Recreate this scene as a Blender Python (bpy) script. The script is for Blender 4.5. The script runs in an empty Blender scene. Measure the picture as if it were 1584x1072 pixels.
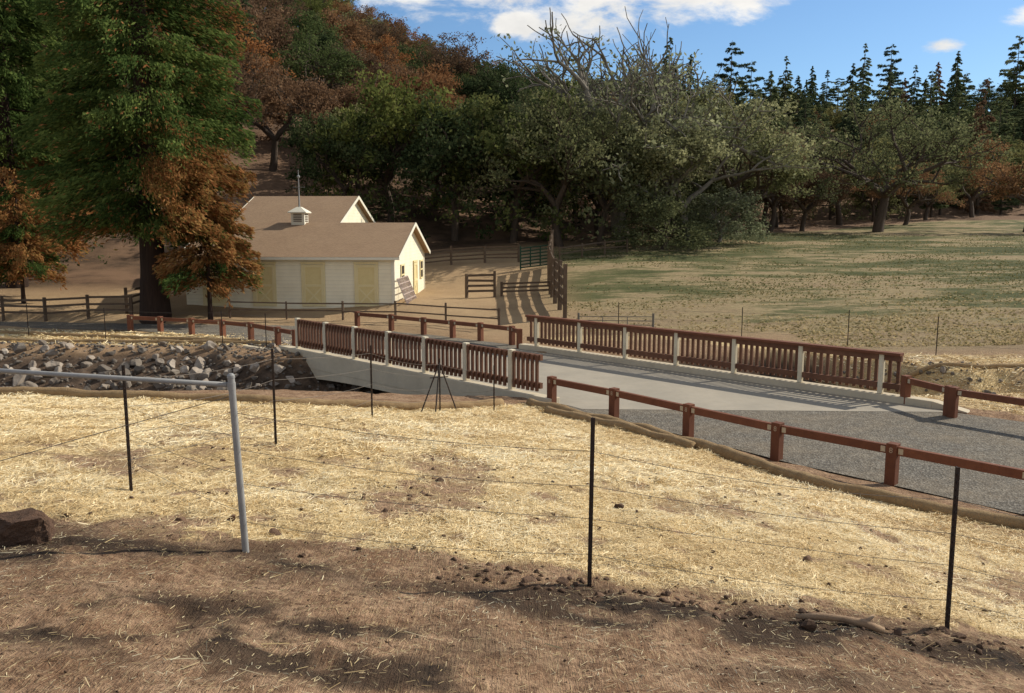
import bpy, math, random
import numpy as np
from mathutils import Vector, Matrix, noise as mnoise
random.seed(7); R=np.random.RandomState(11)
scene=bpy.context.scene; COL=scene.collection
# ------------------------------------------------------------ node helpers
def new_mat(name):
    m=bpy.data.materials.new(name); m.use_nodes=True; m.node_tree.nodes.clear(); return m
class NT:
    def __init__(s,m): s.t=m.node_tree; s.n=s.t.nodes
    def a(s,typ,**k):
        nd=s.n.new(typ)
        for kk,v in k.items():
            if kk=='ins':
                for i,val in v.items():
                    if hasattr(val,'is_output'): s.t.links.new(val,nd.inputs[i])
                    else: nd.inputs[i].default_value=val
            else: setattr(nd,kk,v)
        return nd
    def noise(s,vec,scale,detail=4,rough=.6,dist=0):
        return s.a('ShaderNodeTexNoise',ins={'Vector':vec,'Scale':scale,'Detail':detail,'Roughness':rough,'Distortion':dist}).outputs['Fac']
    def ramp(s,fac,stops,interp='LINEAR'):
        r=s.a('ShaderNodeValToRGB',ins={0:fac}); cr=r.color_ramp; cr.interpolation=interp
        while len(cr.elements)<len(stops): cr.elements.new(.5)
        for e,(p,c) in zip(cr.elements,stops):
            e.position=p; e.color=(c,c,c,1) if not hasattr(c,'__len__') else (*c,1)
        return r.outputs[0]
    def mix(s,f,a,b,mode='MIX'):
        x=s.a('ShaderNodeMix',data_type='RGBA',blend_type=mode)
        for i,v in ((0,f),(6,a),(7,b)):
            if hasattr(v,'is_output'): s.t.links.new(v,x.inputs[i])
            elif hasattr(v,'__len__'): x.inputs[i].default_value=(*v,1)
            else: x.inputs[i].default_value=v
        return x.outputs[2]
    def math(s,op,a,b=0.0,clamp=False):
        return s.a('ShaderNodeMath',operation=op,use_clamp=clamp,ins={0:a,1:b}).outputs[0]
    def mapping(s,vec,scale=(1,1,1),rot=(0,0,0)):
        return s.a('ShaderNodeMapping',ins={'Vector':vec,'Scale':scale,'Rotation':rot}).outputs[0]
    def bump(s,h,strength=.5,dist=.02):
        return s.a('ShaderNodeBump',ins={'Height':h,'Strength':strength,'Distance':dist}).outputs[0]
    def out(s,col,rough=.9,normal=None,spec=.2,metal=0):
        p=s.a('ShaderNodeBsdfPrincipled',ins={'Roughness':rough,'Specular IOR Level':spec,'Metallic':metal})
        if hasattr(col,'is_output'): s.t.links.new(col,p.inputs['Base Color'])
        else: p.inputs['Base Color'].default_value=(*col,1)
        if normal is not None: s.t.links.new(normal,p.inputs['Normal'])
        o=s.a('ShaderNodeOutputMaterial',ins={0:p.outputs[0]}); return p
def geo(n): return n.a('ShaderNodeNewGeometry').outputs['Position']
def obc(n): return n.a('ShaderNodeTexCoord').outputs['Object']

def simple(name,c1,c2,scale=6,rough=.85,bumps=.3,bd=.01,spec=.2,stretch=(1,1,1),metal=0,objrand=0):
    m=new_mat(name); n=NT(m); v=n.mapping(geo(n),scale=stretch)
    f=n.noise(v,scale,6,.65); f2=n.noise(v,scale*6,4,.7)
    c=n.mix(n.ramp(f,[(.3,0),(.7,1)]),c1,c2)
    c=n.mix(n.math('MULTIPLY',f2,.5),c,tuple(x*.55 for x in c1))
    if objrand:
        r=n.a('ShaderNodeObjectInfo').outputs['Random']
        k=n.ramp(r,[(0,1-objrand),(1,1+objrand)])
        c=n.mix(1.0,c,k,'MULTIPLY')
    n.out(c,rough,n.bump(f2,bumps,bd),spec,metal); return m
M={}
M['stain']=simple('stained_wood',(.23,.09,.047),(.15,.056,.03),4,.75,.3,.01,stretch=(1,1,.6),objrand=.15)
M['slat']=simple('slat_wood',(.21,.10,.058),(.125,.056,.032),3,.75,.3,.01,objrand=.15)
M['concrete']=simple('concrete',(.70,.60,.43),(.54,.46,.33),1.2,.9,.25,.01)
M['postc']=simple('pale_concrete',(.80,.71,.52),(.66,.575,.41),2,.9,.2,.005)
M['deck']=simple('deck_concrete',(.44,.385,.30),(.31,.28,.225),.6,.9,.2,.006)
M['oldwood']=simple('weathered_wood',(.11,.073,.046),(.18,.13,.09),3,.9,.5,.02,stretch=(1,1,1))
M['bark']=simple('bark',(.13,.095,.07),(.06,.046,.034),3,.95,.8,.05,stretch=(3,3,.6))
M['redbark']=simple('redwood_bark',(.07,.042,.03),(.03,.02,.015),3,.95,.9,.06,stretch=(4,4,.4))
M['greybark']=simple('grey_bark',(.28,.25,.20),(.14,.12,.095),2,.95,.7,.04)
M['galv']=simple('galvanised_pipe',(.36,.35,.33),(.25,.25,.24),9,.5,.1,.003,spec=.5)
M['gatepipe']=simple('dull_gate_pipe',(.20,.18,.15),(.13,.12,.10),9,.6,.1,.003)
M['tpost']=simple('dark_steel_post',(.035,.03,.026),(.06,.035,.025),14,.7,.1,.002)
M['wire']=simple('rusty_wire',(.16,.13,.10),(.22,.19,.16),9,.6,.1,.001)
M['green']=simple('green_paint',(.025,.075,.042),(.025,.055,.032),5,.6,.1,.002)
M['plate']=simple('pale_plate',(.62,.52,.36),(.48,.38,.24),20,.7,.1,.002)
M['mark']=simple('pale_mark',(.50,.38,.26),(.42,.30,.2),20,.8,.1,.002)
M['wattle']=simple('straw_roll',(.42,.29,.15),(.25,.16,.08),5,.95,.9,.03)
M['rock']=simple('boulder_rock',(.40,.345,.28),(.18,.14,.105),1.6,.92,.6,.03,objrand=.5)
M['brownrock']=simple('brown_rock',(.19,.115,.072),(.10,.062,.04),7,.95,.8,.02,objrand=.35)
M['chunk']=simple('dark_rough_rock',(.19,.11,.07),(.07,.044,.03),9,.95,1.0,.03)
def siding():
    m=new_mat('cream_siding'); n=NT(m); o=obc(n)
    sx=n.a('ShaderNodeSeparateXYZ',ins={0:o})
    w=n.math('FRACT',n.math('MULTIPLY',sx.outputs[2],5.0))
    line=n.ramp(w,[(0,.68),(.1,1),(1,.95)])
    f=n.noise(o,1.3,5,.6)
    c=n.mix(n.ramp(f,[(.35,0),(.75,1)]),(.90,.84,.64),(.80,.73,.54))
    c=n.mix(1.0,c,line,'MULTIPLY')
    n.out(c,.8,n.bump(w,.5,.02)); return m
M['cream']=siding()
M['yellow']=simple('yellow_paint',(.82,.68,.34),(.74,.60,.29),3,.7,.1,.003)
M['yellowtrim']=simple('yellow_trim',(.86,.74,.42),(.80,.67,.36),3,.7,.1,.003)
M['white']=simple('white_trim',(.88,.83,.68),(.80,.75,.60),3,.7,.1,.003)
M['rack']=simple('grey_red_bars',(.62,.56,.50),(.42,.26,.21),6,.7,.1,.002)
def shingle():
    m=new_mat('shingles'); n=NT(m); o=obc(n)
    v=n.mapping(o,scale=(3.0,4.5,1))
    b=n.a('ShaderNodeTexBrick',ins={'Vector':v,'Scale':1.0,'Color1':(.37,.245,.145,1),'Color2':(.265,.17,.10,1),'Mortar':(.13,.08,.055,1),'Mortar Size':.035})
    f=n.noise(o,.7,5,.6)
    c=n.mix(n.math('MULTIPLY',f,.5),b.outputs[0],(.41,.29,.175))
    n.out(c,.9,n.bump(n.noise(o,14,3),.4,.02)); return m
M['shingle']=shingle()
def foliage(name,dark,mid,light,orange=None,trans=.36,k=1.0,vary=1.0):
    m=new_mat(name); n=NT(m); o=obc(n)
    dark,mid,light=[tuple(c*k for c in q) for q in (dark,mid,light)]
    r=n.a('ShaderNodeAttribute',attribute_name='rnd').outputs['Fac']
    f=n.noise(o,.45,2,.6); 
    x=n.math('ADD',n.math('MULTIPLY',r,.55),n.math('MULTIPLY',f,.6))
    c=n.ramp(x,[(.2,dark),(.55,mid),(.85,light)])
    oi=n.a('ShaderNodeObjectInfo').outputs['Random']
    c=n.mix(vary,c,n.mix(1.0,c,n.ramp(oi,[(0,(.55,.62,.66)),(.5,(1,1,1)),(1,(1.4,1.25,1.0))]),'MULTIPLY'))
    if orange:
        t=n.a('ShaderNodeAttribute',attribute_name='tint').outputs['Fac']
        oc=n.ramp(x,[(.2,orange[0]),(.55,orange[1]),(.9,orange[2])])
        c=n.mix(t,c,oc)
    d=n.a('ShaderNodeBsdfDiffuse',ins={0:c}); tr=n.a('ShaderNodeBsdfTranslucent',ins={0:c})
    mx=n.a('ShaderNodeMixShader',ins={0:trans,1:d.outputs[0],2:tr.outputs[0]})
    n.a('ShaderNodeOutputMaterial',ins={0:mx.outputs[0]}); return m
F={}
F['dark']=foliage('evergreen_oak_leaves',(.02,.028,.013),(.062,.084,.034),(.145,.165,.07))
F['green']=foliage('green_leaves',(.032,.048,.017),(.094,.12,.042),(.19,.22,.082))
F['olive']=foliage('olive_leaves',(.06,.067,.032),(.165,.17,.08),(.30,.30,.145))
F['grey']=foliage('greygreen_leaves',(.08,.088,.048),(.205,.218,.12),(.39,.40,.23),vary=.5,trans=.42)
F['dusk']=foliage('dull_oak_leaves',(.055,.06,.029),(.14,.15,.068),(.275,.28,.135),vary=.3,trans=.42)
F['brown']=foliage('scorched_leaves',(.07,.042,.025),(.175,.105,.062),(.30,.19,.112))
F['rust']=foliage('rust_leaves',(.10,.047,.022),(.24,.115,.052),(.36,.19,.088))
F['pine']=foliage('pine_needles',(.036,.05,.027),(.095,.12,.06),(.19,.21,.10),trans=.48)
F['redwood']=foliage('redwood_needles',(.02,.038,.011),(.078,.12,.033),(.22,.275,.076),
    orange=((.12,.046,.018),(.36,.15,.058),(.62,.31,.13)),trans=.45,vary=0.0)
# ------------------------------------------------------------ mesh helpers
def fast_mesh(name,V,Q,attrs=None,mat=None,smooth=False):
    me=bpy.data.meshes.new(name); V=np.asarray(V,np.float32); Q=np.asarray(Q,np.int32)
    k=Q.shape[1]
    me.vertices.add(len(V)); me.vertices.foreach_set('co',V.ravel())
    me.loops.add(Q.size); me.loops.foreach_set('vertex_index',Q.ravel())
    me.polygons.add(len(Q)); me.polygons.foreach_set('loop_start',np.arange(0,Q.size,k,dtype=np.int32))
    if smooth: me.polygons.foreach_set('use_smooth',np.ones(len(Q),bool))
    for an,(dom,typ,data) in (attrs or {}).items():
        a=me.attributes.new(an,typ,dom); a.data.foreach_set('value' if typ=='FLOAT' else 'color',np.asarray(data,np.float32).ravel())
    me.update(calc_edges=True); 
    if mat: me.materials.append(mat)
    return me
def thing(name,label,cat,loc=(0,0,0),group=None,kind=None,yaw=0):
    e=bpy.data.objects.new(name,None); e.empty_display_size=.3; e.location=loc; e.rotation_euler=(0,0,yaw); COL.objects.link(e)
    e['label']=label; e['category']=cat
    if group: e['group']=group
    if kind: e['kind']=kind
    return e
def link(name,me,parent=None,label=None,cat=None,kind=None,loc=(0,0,0),group=None):
    o=bpy.data.objects.new(name,me); COL.objects.link(o); o.location=loc
    if parent: o.parent=parent
    if label: o['label']=label
    if cat: o['category']=cat
    if kind: o['kind']=kind
    if group: o['group']=group
    return o
class MB:
    def __init__(s,base=(0,0,0)): s.V=[]; s.F=[]; s.b=Vector(base)
    def add(s,vs,fs):
        k=len(s.V); s.V+= [Vector(v)-s.b for v in vs]; s.F+=[tuple(i+k for i in f) for f in fs]
    BF=[(0,3,2,1),(4,5,6,7),(0,1,5,4),(1,2,6,5),(2,3,7,6),(3,0,4,7)]
    def box(s,c,d,yaw=0,rot=None):
        m=rot or Matrix.Rotation(yaw,3,'Z'); c=Vector(c)
        vs=[c+m@Vector((x*d[0]/2,y*d[1]/2,z*d[2]/2)) for z in(-1,1) for x,y in((-1,-1),(1,-1),(1,1),(-1,1))]
        s.add(vs,s.BF)
    def beam(s,p0,p1,w,h):
        p0=Vector(p0);p1=Vector(p1); d=(p1-p0); L=d.length; x=d.normalized()
        up=Vector((0,0,1)) if abs(x.z)<.95 else Vector((0,1,0))
        y=up.cross(x).normalized(); z=x.cross(y)
        s.box((p0+p1)/2,(L,w,h),rot=Matrix((x,y,z)).transposed())
    def tube(s,pts,rad,n=8,caps=True):
        pts=[Vector(p) for p in pts]; 
        if not hasattr(rad,'__len__'): rad=[rad]*len(pts)
        vs=[];fs=[]
        ref=None
        for i,p in enumerate(pts):
            t=(pts[min(i+1,len(pts)-1)]-pts[max(i-1,0)]).normalized()
            if ref is None: ref=Vector((1,0,0)) if abs(t.x)<.8 else Vector((0,1,0))
            u=(ref-t*ref.dot(t)).normalized(); ref=u; v=t.cross(u)
            for k in range(n):
                a=2*math.pi*k/n; vs.append(p+(u*math.cos(a)+v*math.sin(a))*rad[i])
        for i in range(len(pts)-1):
            for k in range(n):
                a=i*n+k;b=i*n+(k+1)%n; fs.append((a,b,b+n,a+n))
        if caps: fs.append(tuple(range(n-1,-1,-1))); fs.append(tuple((len(pts)-1)*n+k for k in range(n)))
        s.add(vs,fs)
    def build(s,name,mat,parent=None,bevel=0,smooth=False,**k):
        me=bpy.data.meshes.new(name); me.from_pydata([tuple(v) for v in s.V],[],s.F); me.materials.append(mat)
        if smooth:
            for p in me.polygons: p.use_smooth=True
        me.update(); o=link(name,me,parent,**k)
        if bevel:
            b=o.modifiers.new('Bevel','BEVEL'); b.width=bevel; b.segments=2; b.limit_method='ANGLE'
        return o
# ------------------------------------------------------------ terrain
CP=np.array([(0,0,3.3),(-6,0,3.5),(6,0,2.9),(0,-15,4.5),(-15,-10,4.8),(15,-10,2.4),(-12,3,3.2),(12,3,.9),
(.6,6.4,2.08),(3.4,6.3,1.7),(-2.2,6.7,2.28),(-4.1,8.8,2.13),(-8,8,2.4),(-15,9,2.5),
(-3.3,11.6,1.87),(-8,13,1.8),(-14,14,1.9),(-2.7,16.1,1.27),(-12,19.2,1.0),(-5.8,18.9,.9),(-2.4,20,.55),(-.5,20.8,.35),(-22,19,1.2),
(1.2,22,.1),(1,14.5,1.1),(2.6,20.1,.1),(4.2,17.7,.1),(5.5,15.4,.1),(6.8,14,.1),(8.2,12.9,.1),(11,10,.05),(15,6,0),
(6,7,1.1),(5,10,.95),(3.5,12,1.1),(0,10,1.72),(9,18,0),(12,20,0),(8,23,0),(16,14,0),(20,20,0),(30,20,0),
(-32,36,.2),(-22,36,.1),(-15,36,0),(-8,35,0),(0,35,0),(6,34,.1),(12,31.5,.15),(20,30,.2),(35,30,.2),
(-20,42,.1),(-14,43.5,.2),(-8,43,.2),(-6.35,45.9,.72),(-18,47,.7),(5,45,.7),(20,45,1.0),(40,45,1.2),(-6,56,.85),(-14,52,.8),(-20,58,1.3),(5,60,2.2),(20,60,2.2),(40,60,2.4),
(0,72,3.3),(-20,66,2.6),(20,80,3.8),(45,80,3.6),(42,100,4.2),(80,100,4.5),(60,60,2.5),(-40,60,2.5),(0,100,4.5),(-60,100,4),(60,140,6.5),(100,150,7),
(0,200,6),(-100,200,6),(150,250,8),(-60,0,5),(60,0,0),(-60,30,1),(60,30,.2),(-250,100,6),(250,100,6),(0,420,8),(-250,-60,5),(250,-60,0),(0,-60,6)],float)
cc=1.5
def phi(r2): return np.sqrt(r2+cc*cc)
D=((CP[:,None,:2]-CP[None,:,:2])**2).sum(-1)
A=phi(D); nC=len(CP); A2=np.zeros((nC+1,nC+1)); A2[:nC,:nC]=A+np.eye(nC)*-.05; A2[nC,:nC]=1;A2[:nC,nC]=1
W=np.linalg.solve(A2,np.append(CP[:,2],0))
def I(x,xs,ys): return np.interp(x,xs,ys)
def sstep(a,b,x):
    t=np.clip((x-a)/(b-a),0,1); return t*t*(3-2*t)
def base(x,y):
    z=np.full(x.shape,W[-1])
    for i in range(nC): z+=W[i]*phi((x-CP[i,0])**2+(y-CP[i,1])**2)
    return z
def hill(x,y):
    s=I(x,[-80,-40,-24,-12,0,20,60,120],[.55,.5,.38,.31,.27,.29,.36,.40])
    ys=I(x,[-80,-40,-20,0,20,45,100],[55,60,64,74,92,132,150])
    hm=I(x,[-80,-45,-24,-10,0,20,60,120],[75,66,44,37,36,46,50,54])
    d=np.maximum(0,y-ys); d=d*d/(d+6)
    return hm*(1-np.exp(-s*d/hm))
ROADN=np.array([(1.0,23.2),(1.5,22.6),(2.9,21.1),(4.4,19.2),(5.8,17.3),(7.5,15.5),(9.1,13.7),(13,9),(20,2),(40,-8),(60,-8),(60,12),(30,14),(20,17.5),(14.5,19.6),(11.7,22.2),(11.2,23.2)])
ROADF=np.array([(-8.4,33.4),(-9.6,35.3),(-13,37.8),(-18.1,40.2),(-26,41.3),(-60,43),(-60,47),(-26,44.3),(-18,43),(-12,42.4),(-7.5,41),(-4,38.8),(.2,35.1),(.4,33.4)])
TN=ROADN.copy(); TN[0]=(.6,24.6); TN[-1]=(10.9,24.6)
TF=ROADF.copy(); TF[0]=(-7.6,32.4); TF[-1]=(.9,32.4)
def sdpoly(x,y,P):
    d=np.full(x.shape,1e9); ins=np.zeros(x.shape,bool)
    for i in range(len(P)):
        a=P[i-1];b=P[i]; e=b-a; wx=x-a[0];wy=y-a[1]
        t=np.clip((wx*e[0]+wy*e[1])/(e@e),0,1); d=np.minimum(d,np.hypot(wx-e[0]*t,wy-e[1]*t))
        c=((a[1]>y)!=(b[1]>y)) & (x<(b[0]-a[0])*(y-a[1])/((b[1]-a[1]) if b[1]!=a[1] else 1e-9)+a[0])
        ins^=c
    return np.where(ins,-d,d)
def vnoise(x,y,sc,seed=0):
    X=x*sc+seed*17.3;Y=y*sc+seed*9.1; xi=np.floor(X).astype(int);yi=np.floor(Y).astype(int);fx=X-xi;fy=Y-yi
    fx=fx*fx*(3-2*fx);fy=fy*fy*(3-2*fy)
    def h(a,b):
        v=np.sin(a*127.1+b*311.7+seed*74.7)*43758.5453; return v-np.floor(v)
    return (h(xi,yi)*(1-fx)+h(xi+1,yi)*fx)*(1-fy)+(h(xi,yi+1)*(1-fx)+h(xi+1,yi+1)*fx)*fy
def fbm(x,y,sc,seed=0,o=4):
    r=0;a=.5
    for i in range(o): r=r+a*vnoise(x,y,sc*2**i,seed+i); a*=.5
    return r
def chan(x):
    yc=I(x,[-60,-11,-7,10,15,60],[26.5,27,28.3,28.5,26.6,26.0])
    bz=I(x,[-11,10,16],[-2.2,-2.2,-.9])
    sf=I(x,[-12,-9,10,15],[.36,.75,.75,.8]); sn=I(x,[-10,10,15],[.72,.75,.8])
    hw=I(x,[-10,10,16],[1.4,1.4,.5])
    return yc,bz,sf,sn,hw
def terrain(x,y,detail=True):
    x=np.asarray(x,float);y=np.asarray(y,float)
    z=base(x,y)+hill(x,y)
    if detail:
        z=z+(fbm(x,y,.35,3)-.47)*I(y,[0,20,50,100,200],[.10,.16,.12,.5,2.0])
        near=np.clip(1-(y-4)/28,0,1)
        z=z+near*((fbm(x,y,2.2,5,4)-.47)*.17)
        z=z+np.clip(1-(y-7.5)/2,0,1)*(fbm(x,y,9,15,3)-.44)*.05
    sd=np.minimum(sdpoly(x,y,TN),sdpoly(x,y,TF))
    t=sstep(-.5,.7,sd+(vnoise(x,y,1.7,9)-.5)*.35)
    z=-.06*(1-t)+t*np.where(sd<2.0,np.maximum(z,.05),z)
    yc,bz,sf,sn,hw=chan(x)
    d=y-yc; cz=bz+np.where(d>0,sf,sn)*np.maximum(0,np.abs(d)-hw)+(fbm(x,y,.9,21)-.47)*.5
    z=np.where(cz<z,cz,z)
    return z
def hz(x,y): return float(terrain(np.array([x]),np.array([y]))[0])
def spaced(lo,c0,c1,hi,st,g):
    v=list(np.arange(c0,c1,st)); s=st;a=c1
    while a<hi: v.append(a); s*=g; a+=s
    v.append(hi); s=st;a=c0-st
    while a>lo: v.append(a); s*=g; a-=s
    v.append(lo); return np.unique(np.array(v))
xs=np.unique(np.round(np.concatenate([spaced(-260,-11,11,260,.12,1.035),np.arange(-5.5,5.5,.055)]),3))
ys=np.concatenate([spaced(-60,3,22.5,24,.11,1.12),np.arange(3.4,9,.05),np.arange(24.2,46,.25),spaced(46.2,46.3,46.6,430,.3,1.022)]); ys=np.unique(np.round(ys,3))
ys=ys[np.concatenate([[True],np.diff(ys)>.015])]; xs=xs[np.concatenate([[True],np.diff(xs)>.015])]
XX,YY=np.meshgrid(xs,ys); ZZ=terrain(XX,YY)
nx,ny=len(xs),len(ys); print('grid',nx,ny)
idx=np.arange(nx*ny).reshape(ny,nx)
Q=np.stack([idx[:-1,:-1],idx[:-1,1:],idx[1:,1:],idx[1:,:-1]],-1).reshape(-1,4)
WY=[-8,6,10,12.9,14,15.4,17.7,20.1,22.3,24]; WX=[25,15,11,8.2,6.8,5.5,4.2,2.6,1.0,.4]
FEX=[-5,0,14,25,45,60,120]; FEY=[60,66,78,92,112,122,140]
def gauss2(x,y,cx,cy,rx,ry): return np.exp(-((x-cx)/rx)**2-((y-cy)/ry)**2)
def zones(x,y):
    n1=(fbm(x,y,.8,31)-.47)
    front=6.75-.12*x+n1*1.3
    xw=I(y,WY,WX); yn=I(x,[-25,-12,-5.8,-2.4,1,3],[20.2,20,19.6,20.9,23,23.3])
    straw=sstep(-.25,.45,y-front)*sstep(.1,-.25,x-xw)*sstep(.15,-.2,y-yn)
    h1=sstep(.52,.63,fbm(x,y,.75,55))*I(y,[8,14,20],[.9,.75,.35]); h2=sstep(.54,.65,fbm(x,y,2.3,57))*I(y,[10,16,20],[.85,.65,.25])
    holes=np.maximum(np.maximum(h1,h2),gauss2(x,y,-1.3,9.1,.5,.35)*1.2)
    straw=straw*(1-.75*np.clip(holes,0,1))
    fb=np.where(x>8,I(x,[8,12,16,40],[34,30.4,29,28.6]),I(x,[-60,-22,-8,0,8],[35.5,34.8,34.4,35.5,35.0]))
    far=sstep(0,.5,y-fb)*np.where(x<0,sstep(5.5,3.5,y-fb+n1*2),sstep(2.6,1.2,y-fb+n1*2))*(.75+n1)
    far=np.where((x>-9)&(x<1),0,far)
    side=np.where(x>11.2,sstep(.3,1.0,sdpoly(x,y,ROADN))*sstep(13,8,sdpoly(x,y,ROADN))*(y<31)*(.75+n1),0)
    straw=np.maximum(straw,np.maximum(far,side))
    band=np.exp(-((y-(6.35-.12*x+n1))/.5)**2)
    nn=fbm(x,y,1.6,63,5)
    pat=gauss2(x,y,-1.9,4.75,1.6,.5)+gauss2(x,y,-3.2,6.3,1.4,.35)+.9*gauss2(x,y,.3,5.9,1.2,.28)+.9*gauss2(x,y,2.6,5.7,1.8,.33)+.9*gauss2(x,y,-.2,4.1,1.2,.22)+.4*gauss2(x,y,1.8,4.7,.8,.3)
    char=np.clip(band*.8*sstep(.35,.6,fbm(x,y,1.3,61))+sstep(.37,.47,nn)*np.clip(pat*1.9-.15,0,1),0,1)*(1-straw*.6)*(y<9)
    field=sstep(34,40,y)*sstep(.5,5,x)*sstep(1.5,-1,y-I(x,FEX,FEY))
    field=np.maximum(field,sstep(30.5,33,y)*sstep(10,14,x)*(y<50))
    forest=sstep(-3,3,y-I(x,[-80,-30,-16,-12,0,14,25,45,60,120],[50,51,55,66,72,82,97,116,126,144]))
    return straw,char,field,forest
sx,ch,fi,fo=zones(XX,YY)
zc=np.stack([sx,ch,fi,np.ones_like(sx)],-1).reshape(-1,4)
rockm=sstep(-.05,-.35,ZZ)*(YY>20)*(YY<37)*sstep(12.5,11,XX)
bare=sstep(14,24,XX)*sstep(-2,1.5,YY-I(XX,FEX,FEY))*sstep(190,160,YY)
burn=sstep(-36,-31,XX)*sstep(-13,-18,XX)*sstep(68,73,YY)*sstep(100,92,YY)
bare=np.maximum(bare,burn)
zc2=np.stack([fo,rockm,bare,np.ones_like(fo)],-1).reshape(-1,4)
def ground_mat():
    m=new_mat('ground_soil'); n=NT(m); p=geo(n)
    za=n.a('ShaderNodeSeparateColor',ins={0:n.a('ShaderNodeAttribute',attribute_name='zone').outputs['Color']})
    zb=n.a('ShaderNodeSeparateColor',ins={0:n.a('ShaderNodeAttribute',attribute_name='zoneb').outputs['Color']})
    big=n.noise(p,.35,5,.6); mid=n.noise(p,2.2,6,.65); fine=n.noise(p,14,6,.7); vf=n.noise(p,60,3,.7)
    fb=[]
    for i,ang in enumerate([0.4,1.5,2.6]):
        v=n.mapping(p,scale=(80,6,6),rot=(0,0,ang)); fb.append(n.noise(v,1.0,2,.5,.6))
    fib=n.math('MAXIMUM',n.math('MAXIMUM',fb[0],fb[1]),fb[2])
    dirt=n.mix(n.ramp(mid,[(.40,0),(.60,1)]),(.27,.155,.088),(.50,.325,.20))
    dirt=n.mix(n.ramp(fine,[(.42,0),(.64,1)]),dirt,(.15,.085,.05))
    dirt=n.mix(n.ramp(vf,[(.55,0),(.7,.6)]),dirt,(.57,.41,.26))
    dirt=n.mix(n.math('MULTIPLY',n.ramp(fib,[(.60,0),(.72,1)]),.45),dirt,(.60,.44,.25))
    sep=n.a('ShaderNodeSeparateXYZ',ins={0:p})
    farf=n.a('ShaderNodeMapRange',ins={0:sep.outputs[1],1:30.0,2:40.0}).outputs[0]
    yard=n.mix(n.ramp(big,[(.35,0),(.65,1)]),(.44,.30,.17),(.29,.185,.105))
    yard=n.mix(n.ramp(fine,[(.35,0),(.75,1)]),yard,(.49,.355,.2))
    dirt=n.mix(farf,dirt,yard)
    char=n.mix(n.ramp(fine,[(.35,0),(.7,1)]),(.022,.018,.015),(.09,.06,.04))
    c=n.mix(n.math('MULTIPLY',za.outputs[1],n.ramp(mid,[(.3,.7),(.6,1)])),dirt,char)
    straw=n.ramp(fib,[(.42,(.36,.235,.10)),(.56,(.67,.495,.24)),(.74,(.92,.745,.43))])
    straw=n.mix(n.ramp(big,[(.35,0),(.7,.5)]),straw,(.73,.55,.285))
    sm=n.math('SUBTRACT',n.math('MULTIPLY',za.outputs[0],1.5),n.math('MULTIPLY',n.ramp(mid,[(.3,0),(.7,1)]),.8),True)
    c=n.mix(sm,c,straw)
    fv=n.mapping(p,scale=(.3,1,1)); fa=n.noise(fv,.11,6,.62,.4); fb2=n.noise(fv,.7,6,.7); fc=n.noise(p,4,4,.75)
    fsum=n.math('ADD',n.math('MULTIPLY',fa,1.3),n.math('MULTIPLY',fb2,1.0))
    fsum=n.math('SUBTRACT',fsum,.665)
    fsum=n.math('ADD',fsum,n.a('ShaderNodeMapRange',ins={0:sep.outputs[1],1:36.0,2:50.0,3:.24,4:0.0}).outputs[0])
    fld=n.ramp(fsum,[(.34,(.085,.094,.037)),(.44,(.125,.13,.052)),(.51,(.20,.175,.085)),(.58,(.38,.295,.16)),(.74,(.33,.24,.14))])
    fld=n.mix(n.ramp(fc,[(.42,0),(.6,.55)]),fld,n.mix(.6,fld,(.045,.042,.02)))
    c=n.mix(za.outputs[2],c,fld)
    brn=n.mix(n.ramp(mid,[(.3,0),(.7,1)]),(.15,.092,.058),(.25,.16,.10))
    flo=n.mix(n.ramp(n.noise(p,.25,6,.65),[(.4,0),(.62,1)]),(.06,.04,.027),(.23,.14,.085))
    flo=n.mix(n.ramp(fine,[(.4,0),(.7,.5)]),flo,(.21,.14,.088))
    c=n.mix(zb.outputs[0],c,flo)
    c=n.mix(zb.outputs[2],c,brn)
    rk=n.mix(n.ramp(mid,[(.35,0),(.65,1)]),(.05,.036,.026),(.16,.11,.075))
    c=n.mix(zb.outputs[1],c,rk)
    h=n.math('ADD',n.math('ADD',n.math('MULTIPLY',fib,.5),fine),n.math('MULTIPLY',vf,.4))
    n.out(c,.95,n.bump(h,1.0,.055),.1); return m
gme=fast_mesh('ground',np.stack([XX,YY,ZZ],-1).reshape(-1,3),Q,{'zone':('POINT','FLOAT_COLOR',zc),'zoneb':('POINT','FLOAT_COLOR',zc2)},ground_mat(),True)
link('ground',gme,label='dry sloping ground with straw mulch, scorched soil and field',cat='ground',kind='structure')
def gravel_mat():
    m=new_mat('grey_gravel'); n=NT(m); p=geo(n)
    v=n.a('ShaderNodeTexVoronoi',ins={'Vector':p,'Scale':30.0,'Randomness':1.0}); b=n.noise(p,.5,6,.7); f=n.noise(p,9,5,.7); g=n.noise(p,3.0,5,.7)
    c=n.ramp(n.a('ShaderNodeSeparateColor',ins={0:v.outputs['Color']}).outputs[0],[(0,(.085,.077,.063)),(.6,(.16,.145,.122)),(1,(.31,.285,.235))])
    c=n.mix(n.ramp(b,[(.4,0),(.65,.55)]),c,(.26,.21,.145))
    c=n.mix(n.ramp(g,[(.45,0),(.65,.5)]),c,(.09,.078,.063))
    c=n.mix(n.ramp(f,[(.60,0),(.70,.75)]),c,(.17,.10,.055))
    n.out(c,.95,n.bump(v.outputs['Distance'],.8,.02),.1); return m
GM=gravel_mat()
def road(name,P,label):
    me=bpy.data.meshes.new(name); me.from_pydata([(a,b,.004) for a,b in P],[],[tuple(range(len(P)))]); me.materials.append(GM); me.update()
    if me.polygons[0].normal.z<0: me.flip_normals()
    link(name,me,label=label,cat='road',kind='structure')
road('road',ROADN,'grey gravel road leading onto the small bridge')
road('road',ROADF,'grey gravel road curving past the barn')
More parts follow.
